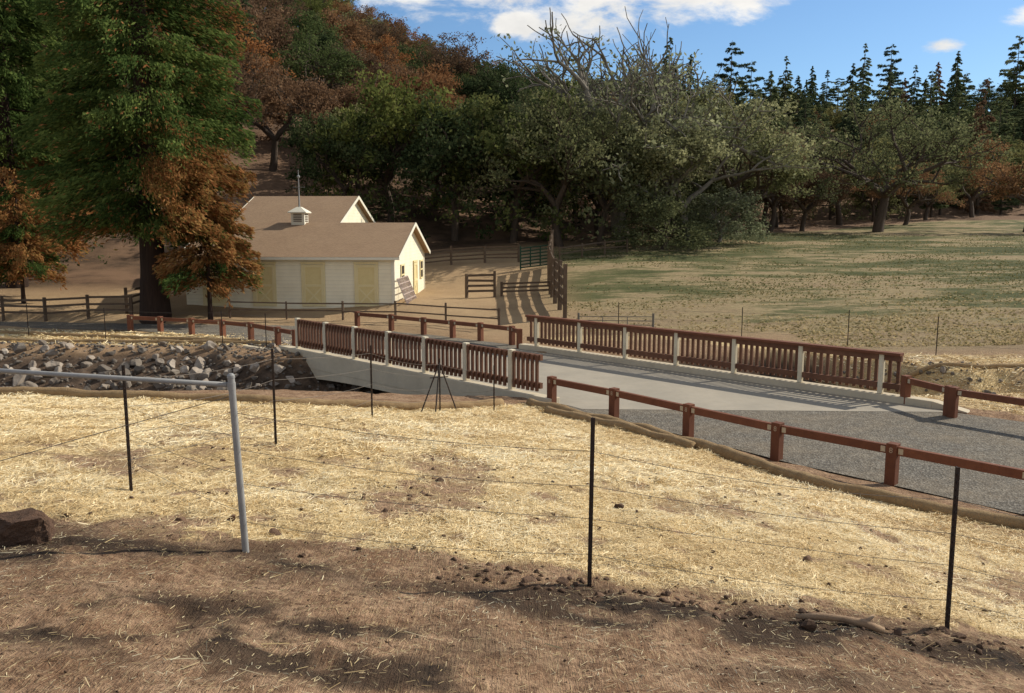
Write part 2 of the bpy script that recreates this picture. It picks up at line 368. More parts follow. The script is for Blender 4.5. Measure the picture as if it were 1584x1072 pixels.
# ------------------------------------------------------------ straw blades (stuff)
def blades(n,x0,x1,y0,y1,L,Wd,seed,thr=.45,power=1.0,lift=.03,zone=0,tilt=.2):
    r=np.random.RandomState(seed)
    x=r.uniform(x0,x1,n); y=y0+(y1-y0)*r.uniform(0,1,n)**power
    keep=np.abs(x)<.75*y+2; x=x[keep];y=y[keep]
    s=zones(x,y)[zone]; k=(s+r.uniform(-.25,.25,len(x)))>thr; x=x[k];y=y[k]
    cl=sstep(.35,.7,fbm(x,y,2.6,91,3))
    z=terrain(x,y)+r.uniform(0,1,len(x))*lift*(.4+2.2*cl); m=len(x)
    a=r.uniform(0,2*np.pi,m)+0; t=r.normal(0,1,m)*tilt*(.5+cl); l=L*r.uniform(.4,1.4,m)/2; w=Wd*r.uniform(.6,1.4,m)/2
    d=np.stack([np.cos(a)*np.cos(t),np.sin(a)*np.cos(t),np.sin(t)],-1)*l[:,None]
    s2=np.stack([-np.sin(a),np.cos(a),r.normal(0,.5,m)],-1)*w[:,None]
    c=np.stack([x,y,z],-1)
    V=np.stack([c-d-s2,c-d+s2,c+d+s2,c+d-s2],1).reshape(-1,3)
    return V,np.clip(r.uniform(0,1,m)*.7+1.0*(fbm(x,y,.8,17)-.47)+.18,0,1)
def straw_mat(nm,k):
    m=new_mat(nm); n=NT(m); r=n.a('ShaderNodeAttribute',attribute_name='rnd').outputs['Fac']
    c=n.ramp(r,[(q,tuple(min(.95,v*k) for v in cc_)) for q,cc_ in [(0,(.37,.235,.10)),(.3,(.68,.50,.24)),(.7,(.90,.73,.42)),(1,(.95,.85,.59))]])
    n.out(c,.7,None,.25); return m
def stuff(name,sets,mat,label,cat):
    V=np.concatenate([s[0] for s in sets]); rn=np.concatenate([s[1] for s in sets]); print(name,len(rn))
    link(name,fast_mesh(name,V,np.arange(len(V)).reshape(-1,4),{'rnd':('FACE','FLOAT',rn)},mat),label=label,cat=cat,kind='stuff')
stuff('straw_mulch',[blades(330000,-9,9,5.2,14,.10,.0033,1,power=1.1,lift=.026,tilt=.24,thr=.54),blades(190000,-16,9,11,23,.16,.007,2,tilt=.22,thr=.5),
      blades(30000,11,24,20,33,.25,.013,5),blades(22000,-28,-9,34,41,.3,.02,6)],straw_mat('straw',1),'scattered golden straw mulch covering the slope','straw')
stuff('straw_litter',[blades(26000,-6,6,3.3,8,.045,.0024,3,thr=-.12,lift=.008,tilt=.08),blades(1300,-6,6,3.3,8,.12,.0035,4,thr=-.12,lift=.008,tilt=.08)],straw_mat('dull_straw',.62),'fine dry straw litter over the brown soil','straw')
def tufts(n,seed):
    r=np.random.RandomState(seed); y=33+60*r.uniform(0,1,n)**1.4; x=r.uniform(-.02,.7,n)*y
    f=zones(x,y)[2]; g=fbm(x*.35,y,.35,71); k=(f>.5)&(g+r.uniform(-.2,.2,n)>.5); x=x[k];y=y[k];g=g[k];m=len(x)
    h=.03+.05*r.uniform(0,1,m); a=r.uniform(0,6.28,m); w=.03+.04*r.uniform(0,1,m)
    z=terrain(x,y); b=np.stack([x,y,z-.01],-1); dx=np.stack([np.cos(a)*w,np.sin(a)*w,0*w],-1); up=np.stack([r.normal(0,.03,m),r.normal(0,.03,m),h],-1)
    V=np.stack([b-dx*.5,b+dx*.5,b+dx+up,b-dx+up],1).reshape(-1,3); return V,np.clip(r.uniform(0,1,m)*.75+I(y,[38,52],[.5,0.05])+(g<.5)*.15,0,1)
m_=new_mat('field_weeds'); n_=NT(m_); r_=n_.a('ShaderNodeAttribute',attribute_name='rnd').outputs['Fac']
cw=n_.ramp(r_,[(0,(.08,.09,.035)),(.4,(.125,.128,.05)),(.65,(.215,.18,.085)),(1,(.44,.34,.18))])
d_=n_.a('ShaderNodeBsdfDiffuse',ins={0:cw}); t_=n_.a('ShaderNodeBsdfTranslucent',ins={0:cw}); n_.a('ShaderNodeOutputMaterial',ins={0:n_.a('ShaderNodeMixShader',ins={0:.5,1:d_.outputs[0],2:t_.outputs[0]}).outputs[0]})
stuff('field_grass',[tufts(50000,5)],m_,'patchy low green weeds across the dry field','grass')
# ------------------------------------------------------------ rocks
def rock_mesh(seed,mat,flat=.7,sub=3,cube=False):
    import bmesh
    bm=bmesh.new()
    r=random.Random(seed)
    if cube:
        bmesh.ops.create_cube(bm,size=.9); bmesh.ops.subdivide_edges(bm,edges=list(bm.edges),cuts=9,use_grid_fill=True)
        bmesh.ops.triangulate(bm,faces=list(bm.faces))
        pl=[(Vector((1,.3,.6)).normalized(),.46),(Vector((-.8,-.5,.7)).normalized(),.48),(Vector((.5,-1,-.1)).normalized(),.50)]; sc=Vector((1.25,.8,.72))
    else:
        bmesh.ops.create_icosphere(bm,subdivisions=sub,radius=.5)
        pl=[(Vector((r.gauss(0,1),r.gauss(0,1),r.gauss(0,1))).normalized(),r.uniform(.20,.38)) for _ in range(11)]
        sc=Vector((r.uniform(.8,1.3),r.uniform(.65,1),r.uniform(.55,.9)*flat/.7))
    for v in bm.verts:
        for nn,dd in pl:
            k=v.co.dot(nn)
            if k>dd: v.co-=nn*(k-dd)
        v.co+=v.co.normalized()*(.06*mnoise.noise(v.co*4+Vector((seed,0,0)))+(.04*mnoise.noise(v.co*9)+.03*mnoise.noise(v.co*22) if cube else 0))
        v.co=Vector((v.co.x*sc.x,v.co.y*sc.y,v.co.z*sc.z))
    me=bpy.data.meshes.new('rock'); bm.to_mesh(me); bm.free(); me.materials.append(mat); return me
RM=[rock_mesh(i,M['rock'],sub=3) for i in range(9)]; BM=[rock_mesh(50+i,M['brownrock'],sub=2) for i in range(6)]
rr=random.Random(5); cand=[]
for _ in range(3200):
    if rr.random()<.85: x=rr.uniform(-26,-4); 
    else: x=rr.uniform(12,24)
    yc,bz,sf,sn,hw=[float(v) for v in chan(np.array([x]))]
    y=rr.uniform(yc,yc+8.4 if x<0 else yc+3); 
    if x>-9 and x<0 and y>32.5: continue
    z=hz(x,y)
    if z>(.25 if x<0 else .15) or abs(x)>.72*y: continue
    s=rr.choice([.2,.26,.32,.4,.5,.62,.82])*rr.uniform(.75,1.25); 
    if z>-.4: s*=.75
    if z>0: s*=.6
    if x>0: s=min(s*.6,.4)
    if x<0 and y>yc+5 and rr.random()<.35: continue
    if any((x-a)**2+(y-b)**2<(.31*(s+c))**2 for a,b,_,c in cand): continue
    cand.append((x,y,z,s))
cand.sort(key=lambda c:-c[3]); print('rocks',len(cand))
def put_rock(me,x,y,z,s,name,label,group,cat='rock'):
    o=bpy.data.objects.new(name,me); COL.objects.link(o); o.location=(x,y,z+s*.1); o.scale=(s,s,s)
    o.rotation_euler=(rr.uniform(-.7,.7),rr.uniform(-.7,.7),rr.uniform(0,6.28)); o['label']=label;o['category']=cat; o['group']=group; return o
for i,(x,y,z,s) in enumerate(cand[:290]):
    put_rock(RM[i%9],x,y,z,s,'boulder','tan grey angular boulder lining the creek bank','rocks lining the creek')
def merge_rocks(lst,meshes,name,label,mat,cat='stones'):
    Vs=[];Fs=[];k=0
    for i,(x,y,z,s) in enumerate(lst):
        me=meshes[i%len(meshes)]; v=np.zeros(len(me.vertices)*3,np.float32); me.vertices.foreach_get('co',v); v=v.reshape(-1,3)*s
        a=rr.uniform(0,6.28); Rm=np.array([[math.cos(a),-math.sin(a),0],[math.sin(a),math.cos(a),0],[0,0,1]]); v=v@Rm.T+np.array([x,y,z+s*.06])
        f=np.zeros(len(me.polygons)*3,np.int32); me.polygons.foreach_get('vertices',f); Vs.append(v); Fs.append(f.reshape(-1,3)+k); k+=len(v)
    me=fast_mesh(name,np.concatenate(Vs),np.concatenate(Fs),None,mat); link(name,me,label=label,cat=cat,kind='stuff')
small=cand[290:]
xr_=[rr.uniform(-26,-3) if rr.random()<.88 else rr.uniform(12,24) for _ in range(2800)]
for x in xr_:
    yc=float(chan(np.array([x]))[0]); y=rr.uniform(yc-1,yc+8.6); z=hz(x,y)
    if z<(.25 if x<0 else .15): small.append((x,y,z,rr.uniform(.07,.24)))
SM=[rock_mesh(80+i,M['rock'],sub=2) for i in range(4)]
merge_rocks(small,SM,'rubble','small grey brown stones between creek boulders',M['rock'])
pts=[]
for _ in range(560):
    t=rr.random()
    if t<.45: x=rr.uniform(-.6,4.6); y=6.4-.12*x+rr.gauss(0,.2)
    else: x=rr.uniform(-5,6); y=rr.uniform(6.5,12)
    s=rr.uniform(.03,.085)
    if rr.random()<.06: s=rr.uniform(.1,.18)
    pts.append((x,y,0,s))
pts+= [(-1.3+rr.gauss(0,.3),9.1+rr.gauss(0,.25),0,rr.uniform(.05,.13)) for _ in range(16)]
pts=[(a,b,hz(a,b),s) for a,b,_,s in pts]
pts.sort(key=lambda c:-c[3])
for i,(x,y,z,s) in enumerate(pts[:90]): put_rock(BM[i%6],x,y,z-.02,s,'stone','brown stone lying on the dry soil','brown stones along the wire fence')
cx_=np.array([rr.uniform(-5,6) for _ in range(4600)]); cy_=np.array([rr.uniform(3.6,8) if rr.random()<.7 else rr.uniform(8,13) for _ in range(4600)]); cz__=terrain(cx_,cy_)
for x,y,z in zip(cx_,cy_,cz__): pts.append((float(x),float(y),float(z)-.003,rr.uniform(.006,.028)))
merge_rocks(pts[90:],BM,'clods','brown soil clods scattered over the slope',M['brownrock'])
br_=put_rock(rock_mesh(99,M['chunk'],cube=True),-3.95,6.6,hz(-4.0,6.55)+.07,.36,'boulder','squarish brown boulder on the scorched soil','single rocks'); br_.rotation_euler=(.12,-.10,.3)
lb=MB((2.55,6.0,0)); P0=[(2.12,6.02),(2.3,5.98),(2.45,5.99),(2.6,5.94),(2.74,5.93)]
lb.tube([(a,b,hz(a,b)+.035+.012*(i%2)) for i,(a,b) in enumerate(P0)],[.018,.03,.026,.034,.026],8); lb.tube([(2.6,5.94,hz(2.6,5.94)+.05),(2.7,6.02,hz(2.7,6.03)+.1)],[.02,.012],6)
M['log']=simple('log_bark',(.42,.29,.18),(.26,.17,.11),9,.95,.7,.01)
lb.build('log',M['log'],None,smooth=True,label='short weathered branch lying on the soil',cat='log',loc=(2.55,6.0,0))
# ------------------------------------------------------------ bridge
U=Vector((-.70,.714,0)).normalized(); N=Vector((.714,.70,0)).normalized(); yawU=math.atan2(U.y,U.x)
A0=Vector((.83,23.6,0)); B0=Vector((10.85,23.4,0))
br=thing('bridge','small concrete bridge with red brown slatted wooden railings over the creek','bridge',(1,28.5,0)); bb=br.location.copy()
def P(o,t,z,off=0): return o+U*t+N*off+Vector((0,0,z))
def prism(mb,poly,z0,z1):
    k=len(poly); mb.add([(a.x,a.y,z0) for a in poly]+[(a.x,a.y,z1) for a in poly],[tuple(range(k-1,-1,-1)),tuple(range(k,2*k))]+[(i,(i+1)%k,(i+1)%k+k,i+k) for i in range(k)])
mb=MB(bb); prism(mb,[P(A0,-.9,0,.12),Vector((1.9,22.55,0)),Vector((11.6,22.2,0)),P(B0,-1.0,0,-.12),P(B0,14.9,0,-.12),P(A0,14.1,0,.12)],-.4,.012); mb.build('deck',M['deck'],br)
mb=MB(bb); prism(mb,[P(A0,-.6,0,-.25),P(A0,-.6,0,.12),P(A0,14.2,0,.12),P(A0,14.2,0,-.25)],-.45,.2); mb.build('curb',M['concrete'],br,bevel=.02)
mb=MB(bb); prism(mb,[P(B0,-.9,0,-.12),P(B0,-.9,0,.25),P(B0,15,0,.25),P(B0,15,0,-.12)],-.45,.2)
mb.add([P(B0,-.9,0,-.12),P(B0,-.9,0,.25),P(B0,-1.8,0,.25),P(B0,-1.8,0,-.12),P(B0,-.9,.2,-.12),P(B0,-.9,.2,.25),P(B0,-1.8,.03,.25),P(B0,-1.8,.03,-.12)],[(0,1,2,3),(4,7,6,5),(0,4,5,1),(1,5,6,2),(2,6,7,3),(3,7,4,0)])
mb.build('curb',M['concrete'],br,bevel=.02)
for o,off in ((A0,-.17),(B0,.17)):
    mb=MB(bb); n=24; vs=[];
    for i in range(n+1):
        t=-.6+14.8*i/n; k=abs((t-6.8)/7.4); zb=-.66-.42*k**2.4
        for a,b in ((-.08,-.45),(.08,-.45),(.08,zb),(-.08,zb)): vs.append(P(o,t,b,off+a))
    fs=[(0,1,2,3),(4*n+3,4*n+2,4*n+1,4*n)]
    for i in range(n):
        for k in range(4): a=4*i+k;b=4*i+(k+1)%4; fs.append((a,a+4,b+4,b))
    mb.add(vs,fs)
    mb.build('girder',M['concrete'],br)
mb=MB(bb); prism(mb,[P(A0,13.3,0,-.22),P(B0,13.9,0,.22),P(B0,14.6,0,.22),P(A0,14.0,0,-.22)],-2.6,-.46); mb.build('abutment',M['concrete'],br)
mb=MB(bb); prism(mb,[P(A0,-.6,0,-.22),P(B0,-.6,0,.22),P(B0,.3,0,.22),P(A0,.3,0,-.22)],-2.6,-.46); mb.build('abutment',M['concrete'],br)
mb=MB(bb); mb.beam(P(A0,14.1,-.6,-.35),P(A0,15.6,-.5,-1.0),.25,1.3); mb.build('wing_wall',M['concrete'],br)
def railing(o,posts,t0,t1,inner,pw):
    rl=bpy.data.objects.new('railing',None); COL.objects.link(rl); rl.parent=br
    for t in posts:
        m=MB(bb); m.box(P(o,t,.2+.57,0),(pw,pw,1.14+(.06 if inner>0 else 0)),yawU); 
        m.build('post',M['postc'],rl,bevel=.02)
    seg=[t0]+list(posts)+[t1]; h=pw/2+.012
    for i in range(len(seg)-1):
        a=seg[i]+(h if i>0 else 0); b=seg[i+1]-(h if i<len(seg)-2 else 0)
        if b-a<.15: continue
        m=MB(bb)
        m.beam(P(o,a,1.25,0),P(o,b,1.25,0),.11,.16)
        m.beam(P(o,a,.45,0),P(o,b,.45,0),.11,.16)
        k=max(1,int(round((b-a)/.20)))
        for j in range(k):
            t=a+(b-a)*(j+.5)/k
            m.box(P(o,t,.8+rr.uniform(-.012,.012),(.09 if inner<0 else -.09)),(.088,.06,1.03),yawU)
        m.build('railing_panel',M['slat'],rl)
    return rl
railing(A0,[1.2,3.2,5.2,7.2,9.2,11.1,13.1],0,13.25,1,.17)
rr_=railing(B0,[.55,2.98,5.26,7.49,9.68,11.85,14.1],0,14.6,-1,.14)
m=MB(bb); m.beam(P(B0,0,1.37,-.02),P(B0,14.6,1.37,-.02),.26,.075); m.build('top_rail',M['stain'],rr_)
# ------------------------------------------------------------ guardrails
cu=bpy.data.curves.new('num','FONT'); cu.body='8'; cu.size=.15; cu.extrude=.002; cu.align_x='CENTER'; cu.align_y='CENTER'
to=bpy.data.objects.new('tmp',cu); COL.objects.link(to); bpy.context.view_layer.update(); ME8=bpy.data.meshes.new_from_object(to); bpy.data.objects.remove(to); ME8.materials.clear(); ME8.materials.append(M['mark'])
def guardrail(pts,label,marks=False,hp=.8):
    p0=Vector((*pts[0],0)); g=thing('guardrail',label,'guardrail',p0,'timber guardrails beside the road')
    Pv=[Vector((x,y,0)) for x,y in pts]
    for i,p in enumerate(Pv):
        d=(Pv[min(i+1,len(Pv)-1)]-Pv[max(i-1,0)]).normalized(); yaw=math.atan2(d.y,d.x)
        m=MB(p0); m.box(p+Vector((0,0,hp/2-.1)),(.2,.2,hp+.2),yaw); m.build('post',M['stain'],g,bevel=.012)
        if marks:
            nrm=Vector((d.y,-d.x,0)); 
            if nrm.y>0: nrm=-nrm
            o=link('number_mark',ME8,g); rot=Matrix((Vector((-nrm.y,nrm.x,0)),Vector((0,0,1)),nrm)).transposed().to_4x4()
            o.matrix_local=Matrix.Translation(p-p0+nrm*.102+Vector((0,0,hp-.13)))@rot
    for i in range(len(Pv)-1):
        a,b=Pv[i],Pv[i+1]; d=(b-a).normalized(); z=Vector((0,0,hp-.13)); off=Vector((d.y,-d.x,0))
        if off.y>0: off=-off
        m=MB(p0); m.beam(a+z+d*.1,b+z-d*.1,.11,.17); m.build('beam',M['stain'],g,bevel=.01)
        for q,s in ((a,1),(b,-1)): 
            m=MB(p0); m.box(q+z+d*s*.17+off*.057,(.09,.006,.11),math.atan2(d.y,d.x)); m.build('bracket',M['plate'],g)
    return g
guardrail([(1.1,23.15),(2.62,21.45),(4.13,19.5),(5.62,17.6),(7.29,15.86),(8.95,14.05),(10.6,12.3)],'red brown timber guardrail with numbered posts along gravel road',True)
guardrail([(11.4,21.6),(12.9,19.7),(14.5,17.9)],'red brown timber guardrail beyond the bridge railing')
guardrail([(10.95,23.3),(11.38,21.75)],'short red brown timber guardrail joining the bridge railing')
guardrail([(-8.7,33.9),(-9.67,34.9),(-11.3,36.6),(-12.86,37.6),(-14.5,38.3),(-16.2,39),(-17.9,39.7)],'red brown timber guardrail on the far creek bank')
guardrail([(.3,34.2),(0,35.2),(-1.36,36.5),(-2.63,37.5),(-4.03,38.6),(-5.7,40),(-7.54,41.3)],'red brown timber guardrail curving away from the bridge')
# ------------------------------------------------------------ wattles
def wattle(pts,label,r=.13):
    Pv=[Vector((*p,0)) for p in pts]
    L=sum((Pv[i+1]-Pv[i]).length for i in range(len(Pv)-1)); k=int(L/.16)
    cum=[0]
    for i in range(len(Pv)-1): cum.append(cum[-1]+(Pv[i+1]-Pv[i]).length)
    path=[];rad=[]
    for j in range(k+1):
        s=L*j/k; x=float(np.interp(s,cum,[p.x for p in Pv])); y=float(np.interp(s,cum,[p.y for p in Pv]))
        x+=.12*mnoise.noise(Vector((s*.6,r*99,3))); y+=.16*mnoise.noise(Vector((s*.5,7,r*55)))
        path.append(Vector((x,y,0))); rad.append(r*(1+.28*mnoise.noise(Vector((s*1.3,1,9)))+.10*mnoise.noise(Vector((s*5,1,2)))))
    zz=terrain(np.array([p.x for p in path]),np.array([p.y for p in path]))
    zz=np.convolve(np.pad(zz,2,'edge'),np.ones(5)/5,'valid')
    for p,q,rd in zip(path,zz,rad): p.z=float(q)+rd*.45
    m=MB(path[0]); m.tube(path,rad,12); m.build('straw_wattle',M['wattle'],None,smooth=True,label=label,cat='straw wattle',loc=path[0],group='straw wattles holding the slopes')
wattle([(-24,19.9),(-18,19.7),(-12,19.7),(-8,19.5),(-5.8,19.4),(-2.6,20.4),(-1.2,21.2),(-.3,22.2)],'long tan straw wattle along the near creek bank')
wattle([(.5,22.6),(1.3,21.7),(2.6,20.2),(4.2,17.8),(5.5,15.5),(6.8,14.1),(8.2,12.9),(11,10.1)],'long tan straw wattle beside the gravel road',.14)
wattle([(.9,21.6),(1.9,20.6),(3.2,18.9),(3.9,17.9)],'short tan straw wattle overlapping beside the road',.12)
wattle([(-28,35.9),(-20,35.6),(-14,35.6),(-10,34.9)],'tan straw wattle on the far creek bank',.10)
wattle([(-24,38.2),(-19,37.6),(-14,36.3),(-11.5,35.7)],'tan straw wattle above the far creek bank',.10)
wattle([(12.6,29.6),(16,28.7),(22,28.4),(34,28.2)],'tan straw wattle along field edge of creek',.09)
# ------------------------------------------------------------ wire fences
def wire_pts(a,b,sag,n=14):
    return [a.lerp(b,i/n)-Vector((0,0,sag*4*(i/n)*(1-i/n))) for i in range(n+1)]
def tpost(fence,base,x,y,h,lean=(0,0)):
    z=hz(x,y); p=Vector((x,y,z-.1)); q=Vector((x+lean[0],y+lean[1],z+h))
    m=MB(base); m.beam(p,q,.033,.008); m.beam(p+Vector((.0,.018,0)),q+Vector((0,.018,0)),.008,.032)
    k=int(h/.055)
    for i in range(2,k): 
        c=p.lerp(q,i/k); m.box(c+Vector((0,-.008,0)),(.014,.014,.018))
    m.build('post',M['tpost'],fence); return p,q
def wires(fence,base,tops,hs,r=.003,barb=True,sag=.02):
    for hfrac in hs:
        m=MB(base)
        for (p0,q0),(p1,q1) in zip(tops[:-1],tops[1:]):
            a=p0.lerp(q0,hfrac);b=p1.lerp(q1,hfrac); sg=sag*rr.uniform(.3,2)
            w=wire_pts(a,b,sg); m.tube(w,r,4,False)
            if barb:
                L=(b-a).length; kk=int(L/.13)
                for i in range(kk):
                    t=(i+.5)/kk; c=a.lerp(b,t)-Vector((0,0,sg*4*t*(1-t))); dz=Vector((rr.uniform(-.6,.6),rr.uniform(-.3,.3),1)).normalized()*.012
                    m.tube([c-dz,c+dz],r*.7,3,False)
        m.build('wire',M['wire'],fence)
fb=Vector((-2.2,6.75,hz(-2.2,6.75)))
f1=thing('wire_fence','barbed wire fence with galvanised pipe corner post and steel posts','fence',fb)
pz=2.29; pp=Vector((-2.2,6.75,pz-.2)); pq=Vector((-2.27,6.78,pz+1.4))
m=MB(fb); m.tube([pp,pq],.028,16); m.tube([pq,pq+Vector((0,0,.02)),pq+Vector((0,0,.035))],[.032,.030,.015],16)
m.tube([pq-Vector((0,0,.10)),pq-Vector((0,0,.04))],.034,16); m.build('pipe_post',M['galv'],f1,smooth=False)
m=MB(fb); m.tube([pq-Vector((.03,0,.06)),Vector((-4.5,7.35,pz+1.36)),Vector((-7.2,8.0,pz+1.38))],.021,14); m.build('pipe_rail',M['galv'],f1,smooth=True)
m=MB(fb); m.tube([Vector((-7.2,8,hz(-7.2,8)-.1)),Vector((-7.2,8,pz+1.45))],.034,14); m.build('pipe_post',M['galv'],f1)
t1=tpost(f1,fb,.61,6.4,1.36,(.012,0)); t2=tpost(f1,fb,3.42,6.32,1.33,(-.01,0)); t3=tpost(f1,fb,6.3,6.2,1.33)
wires(f1,fb,[(pp,pq),t1,t2,t3],[.25,.45,.63,.82],.0022,sag=.04)
m=MB(fb); m.tube([pq-Vector((0,0,.15)),Vector((-5.0,6.5,hz(-5,6.5)+.35)),],.003,4,False); m.build('brace_wire',M['wire'],f1)
f2b=Vector((-4.07,8.8,hz(-4.07,8.8)))
f2=thing('wire_fence','wire fence of dark steel posts crossing the straw mulch','fence',f2b)
q1=tpost(f2,f2b,-4.07,8.8,1.36); q2=tpost(f2,f2b,-3.3,11.6,1.36); q3=tpost(f2,f2b,-2.7,16.1,1.4)
q4=tpost(f2,f2b,-1.75,20.3,1.3); q5=tpost(f2,f2b,-.45,20.9,1.15)
wires(f2,f2b,[(pp,pq),q1],[.3,.5,.7],.0022,False)
wires(f2,f2b,[q1,q2,q3,q4,q5],[.3,.5,.7,.9],.003,False,.05)
m=MB(f2b)
c=Vector((-1.75,20.3,hz(-1.75,20.3)+1.3))
for dx,dy in ((-.42,-.5),(.42,.1),(-.05,-.7)):
    e=Vector((c.x+dx,c.y+dy,0)); e.z=hz(e.x,e.y)-.05; m.tube([c-Vector((0,0,.1)),e],.017,6)
m.beam(c-Vector((.22,.15,.45)),c+Vector((.2,.05,-.45)),.03,.02)
m.build('brace',M['tpost'],f2)
f3b=Vector((17,30.6,hz(17,30.6))); f3=thing('wire_fence','thin wire fence of steel posts along the field edge','fence',f3b)
tp=[tpost(f3,f3b,x,y,1.45) for x,y in ((4.6,36.6),(9.4,34.6),(13.2,33.2),(15.6,31),(19.5,29.6),(23.5,28.8))]
wires(f3,f3b,tp,[.35,.6,.85],.004,False,.04)
f4b=Vector((-24,36.8,hz(-24,36.8))); f4=thing('wire_fence','thin wire fence of steel posts beside gravel road','fence',f4b)
tp=[tpost(f4,f4b,x,y,1.4) for x,y in ((-28,37.4),(-21.5,37.6),(-17.6,36.6),(-12.0,35.0),(-9.9,34.0))]
wires(f4,f4b,tp,[.4,.7,.95],.004,False,.04)
# ------------------------------------------------------------ wooden fences
def wfence(pts,label,h=1.25,rails=3,sp=2.4,pr=.08,rh=.11):
    Pv=[Vector((*p,0)) for p in pts]; b=Vector((*pts[0],hz(*pts[0]))); f=thing('wooden_fence',label,'fence',b,'weathered wooden fences')
    cum=[0]
    for i in range(len(Pv)-1): cum.append(cum[-1]+(Pv[i+1]-Pv[i]).length)
    k=max(1,round(cum[-1]/sp)); ps=[]
    for j in range(k+1):
        s=cum[-1]*j/k; x=float(np.interp(s,cum,[p.x for p in Pv])); y=float(np.interp(s,cum,[p.y for p in Pv])); z=hz(x,y)
        ps.append(Vector((x,y,z))); hh=h*rr.uniform(.97,1.1)
        m=MB(b); m.box((x,y,z+hh/2-.1),(pr*1.8,pr*1.8,hh+.2),rr.uniform(0,1)); m.build('post',M['oldwood'],f,bevel=.01)
    for a,c in zip(ps[:-1],ps[1:]):
        m=MB(b)
        for r in range(rails):
            zz=h*(.9-(.84/rails)*r)
            m.beam(a+Vector((0,0,zz+rr.uniform(-.03,.03))),c+Vector((0,0,zz+rr.uniform(-.03,.03))),.045,rh)
        m.build('rail',M['oldwood'],f)
wfence([(-.6,39.2),(-3.9,41.1),(-6.7,42.6),(-9.2,43.2),(-14.5,43.6)],'weathered wooden rail fence in front of the barn',.95,2,3.0,.05,.065)
wfence([(-19.6,43.7),(-24,43.9),(-31,44.4)],'weathered wooden rail fence by gravel road',1.2,3)
wfence([(-20.2,44.5),(-19.4,48),(-19.8,50)],'weathered wooden corral fence beside the conifer')
wfence([(2.6,41.7),(2.3,47),(2.3,53),(2.8,60)],'tall weathered wooden paddock fence running uphill',2.4,4,2.2,.10,.34)
wfence([(-2.6,48.8),(-1.0,48.9)],'short freestanding wooden fence panel in dirt yard',1.4,4,1.6,.08,.13)
wfence([(-.6,49.2),(2.2,49.4)],'low wooden rails joining the paddock fence',.8,3,2.4)
wfence([(-7,63),(-3,64),(.5,63.5)],'dark wooden corral fence under the oaks',1.3,4)
wfence([(3.5,63),(6,65),(9,67)],'dark wooden rail fence under the oaks',1.05,2,2.4,.06,.08)
def gate(a,b,h,mat,label,bars=5,rad=.025):
    a=Vector((*a,hz(*a)));b=Vector((*b,hz(*b))); g=thing('gate',label,'gate',a); m=MB(a)
    for i in range(bars): z=Vector((0,0,.15+(h-.15)*i/(bars-1))); m.tube([a+z,b+z],rad,6)
    for t in (0,.33,.66,1): c=a.lerp(b,t); m.tube([c+Vector((0,0,.15)),c+Vector((0,0,h))],rad,6)
    m.build('panel',mat,g)
    for p in (a,b): m=MB(a); m.tube([p-Vector((0,0,.1)),p+Vector((0,0,h+.15))],.05,8); m.build('gate_post',mat,g)
gate((.6,60),(2.7,60.3),1.5,M['green'],'dark green metal pipe gate at the end of paddock',7,.05)
gate((3.0,38.2),(6.2,37.2),.7,M['gatepipe'],'dull metal pipe gate at field entrance',4,.018)
# ------------------------------------------------------------ barn
BZ=.60
barn=thing('barn','cream stable barn with yellow doors and brown shingle roof','barn',(-6.35,45.9,BZ),yaw=math.atan2(-.06,.998))
HE=2.68; HR=4.40; LY=10.0; LX=-11.5
def poly_part(name,V,Fc,mat,parent=barn,**k):
    m=MB(); m.add(V,Fc); return m.build(name,mat,parent,**k)
def gable_body(name,x0,x1,y0,y1,he,hr):
    ym=(y0+y1)/2
    V=[(x0,y0,-.6),(x1,y0,-.6),(x1,y1,-.6),(x0,y1,-.6),(x0,y0,he),(x1,y0,he),(x1,y1,he),(x0,y1,he),(x0,ym,hr),(x1,ym,hr)]
    return poly_part(name,V,[(0,1,5,4),(1,2,6,9,5),(2,3,7,6),(3,0,4,8,7),(4,5,9,8),(6,7,8,9)],M['cream'])
def gable_roof(x0,x1,y0,y1,he,hr,ov=.35,th=.12):
    ym=(y0+y1)/2; s=(hr-he)/(ym-y0)
    m=MB()
    for sg,ya in ((1,y0-ov),(-1,y1+ov)):
        ze=he-s*ov
        top=[(x0-ov,ya,ze+th),(x1+ov,ya,ze+th),(x1+ov,ym,hr+th),(x0-ov,ym,hr+th)]
        bot=[(a,b,c-th+.01) for a,b,c in top]
        m.add(bot+top,[(0,1,2,3),(4,7,6,5),(0,4,5,1),(1,5,6,2),(2,6,7,3),(3,7,4,0)])
    r=m.build('roof',M['shingle'],barn)
    for xx in (x1+ov+.015,x0-ov-.015):
        for ya in (y0-ov,y1+ov):
            m=MB(); m.beam((xx,ya,he-s*ov+.04),(xx,ym,hr+.04),.03,.2); m.build('fascia',M['white'],r)
    m=MB(); m.beam((x0-ov,y0-ov-.015,he-s*ov+.03),(x1+ov,y0-ov-.015,he-s*ov+.03),.03,.14); m.build('fascia',M['white'],r); return r
gable_body('wall',LX,0,0,LY,HE,HR); r1=gable_roof(LX,0,0,LY,HE,HR)
gable_body('wall',-12,-5.4,8.6,18.4,HE+1.8,HR+1.85); gable_roof(-12,-5.4,8.6,18.4,HE+1.8,HR+1.85)
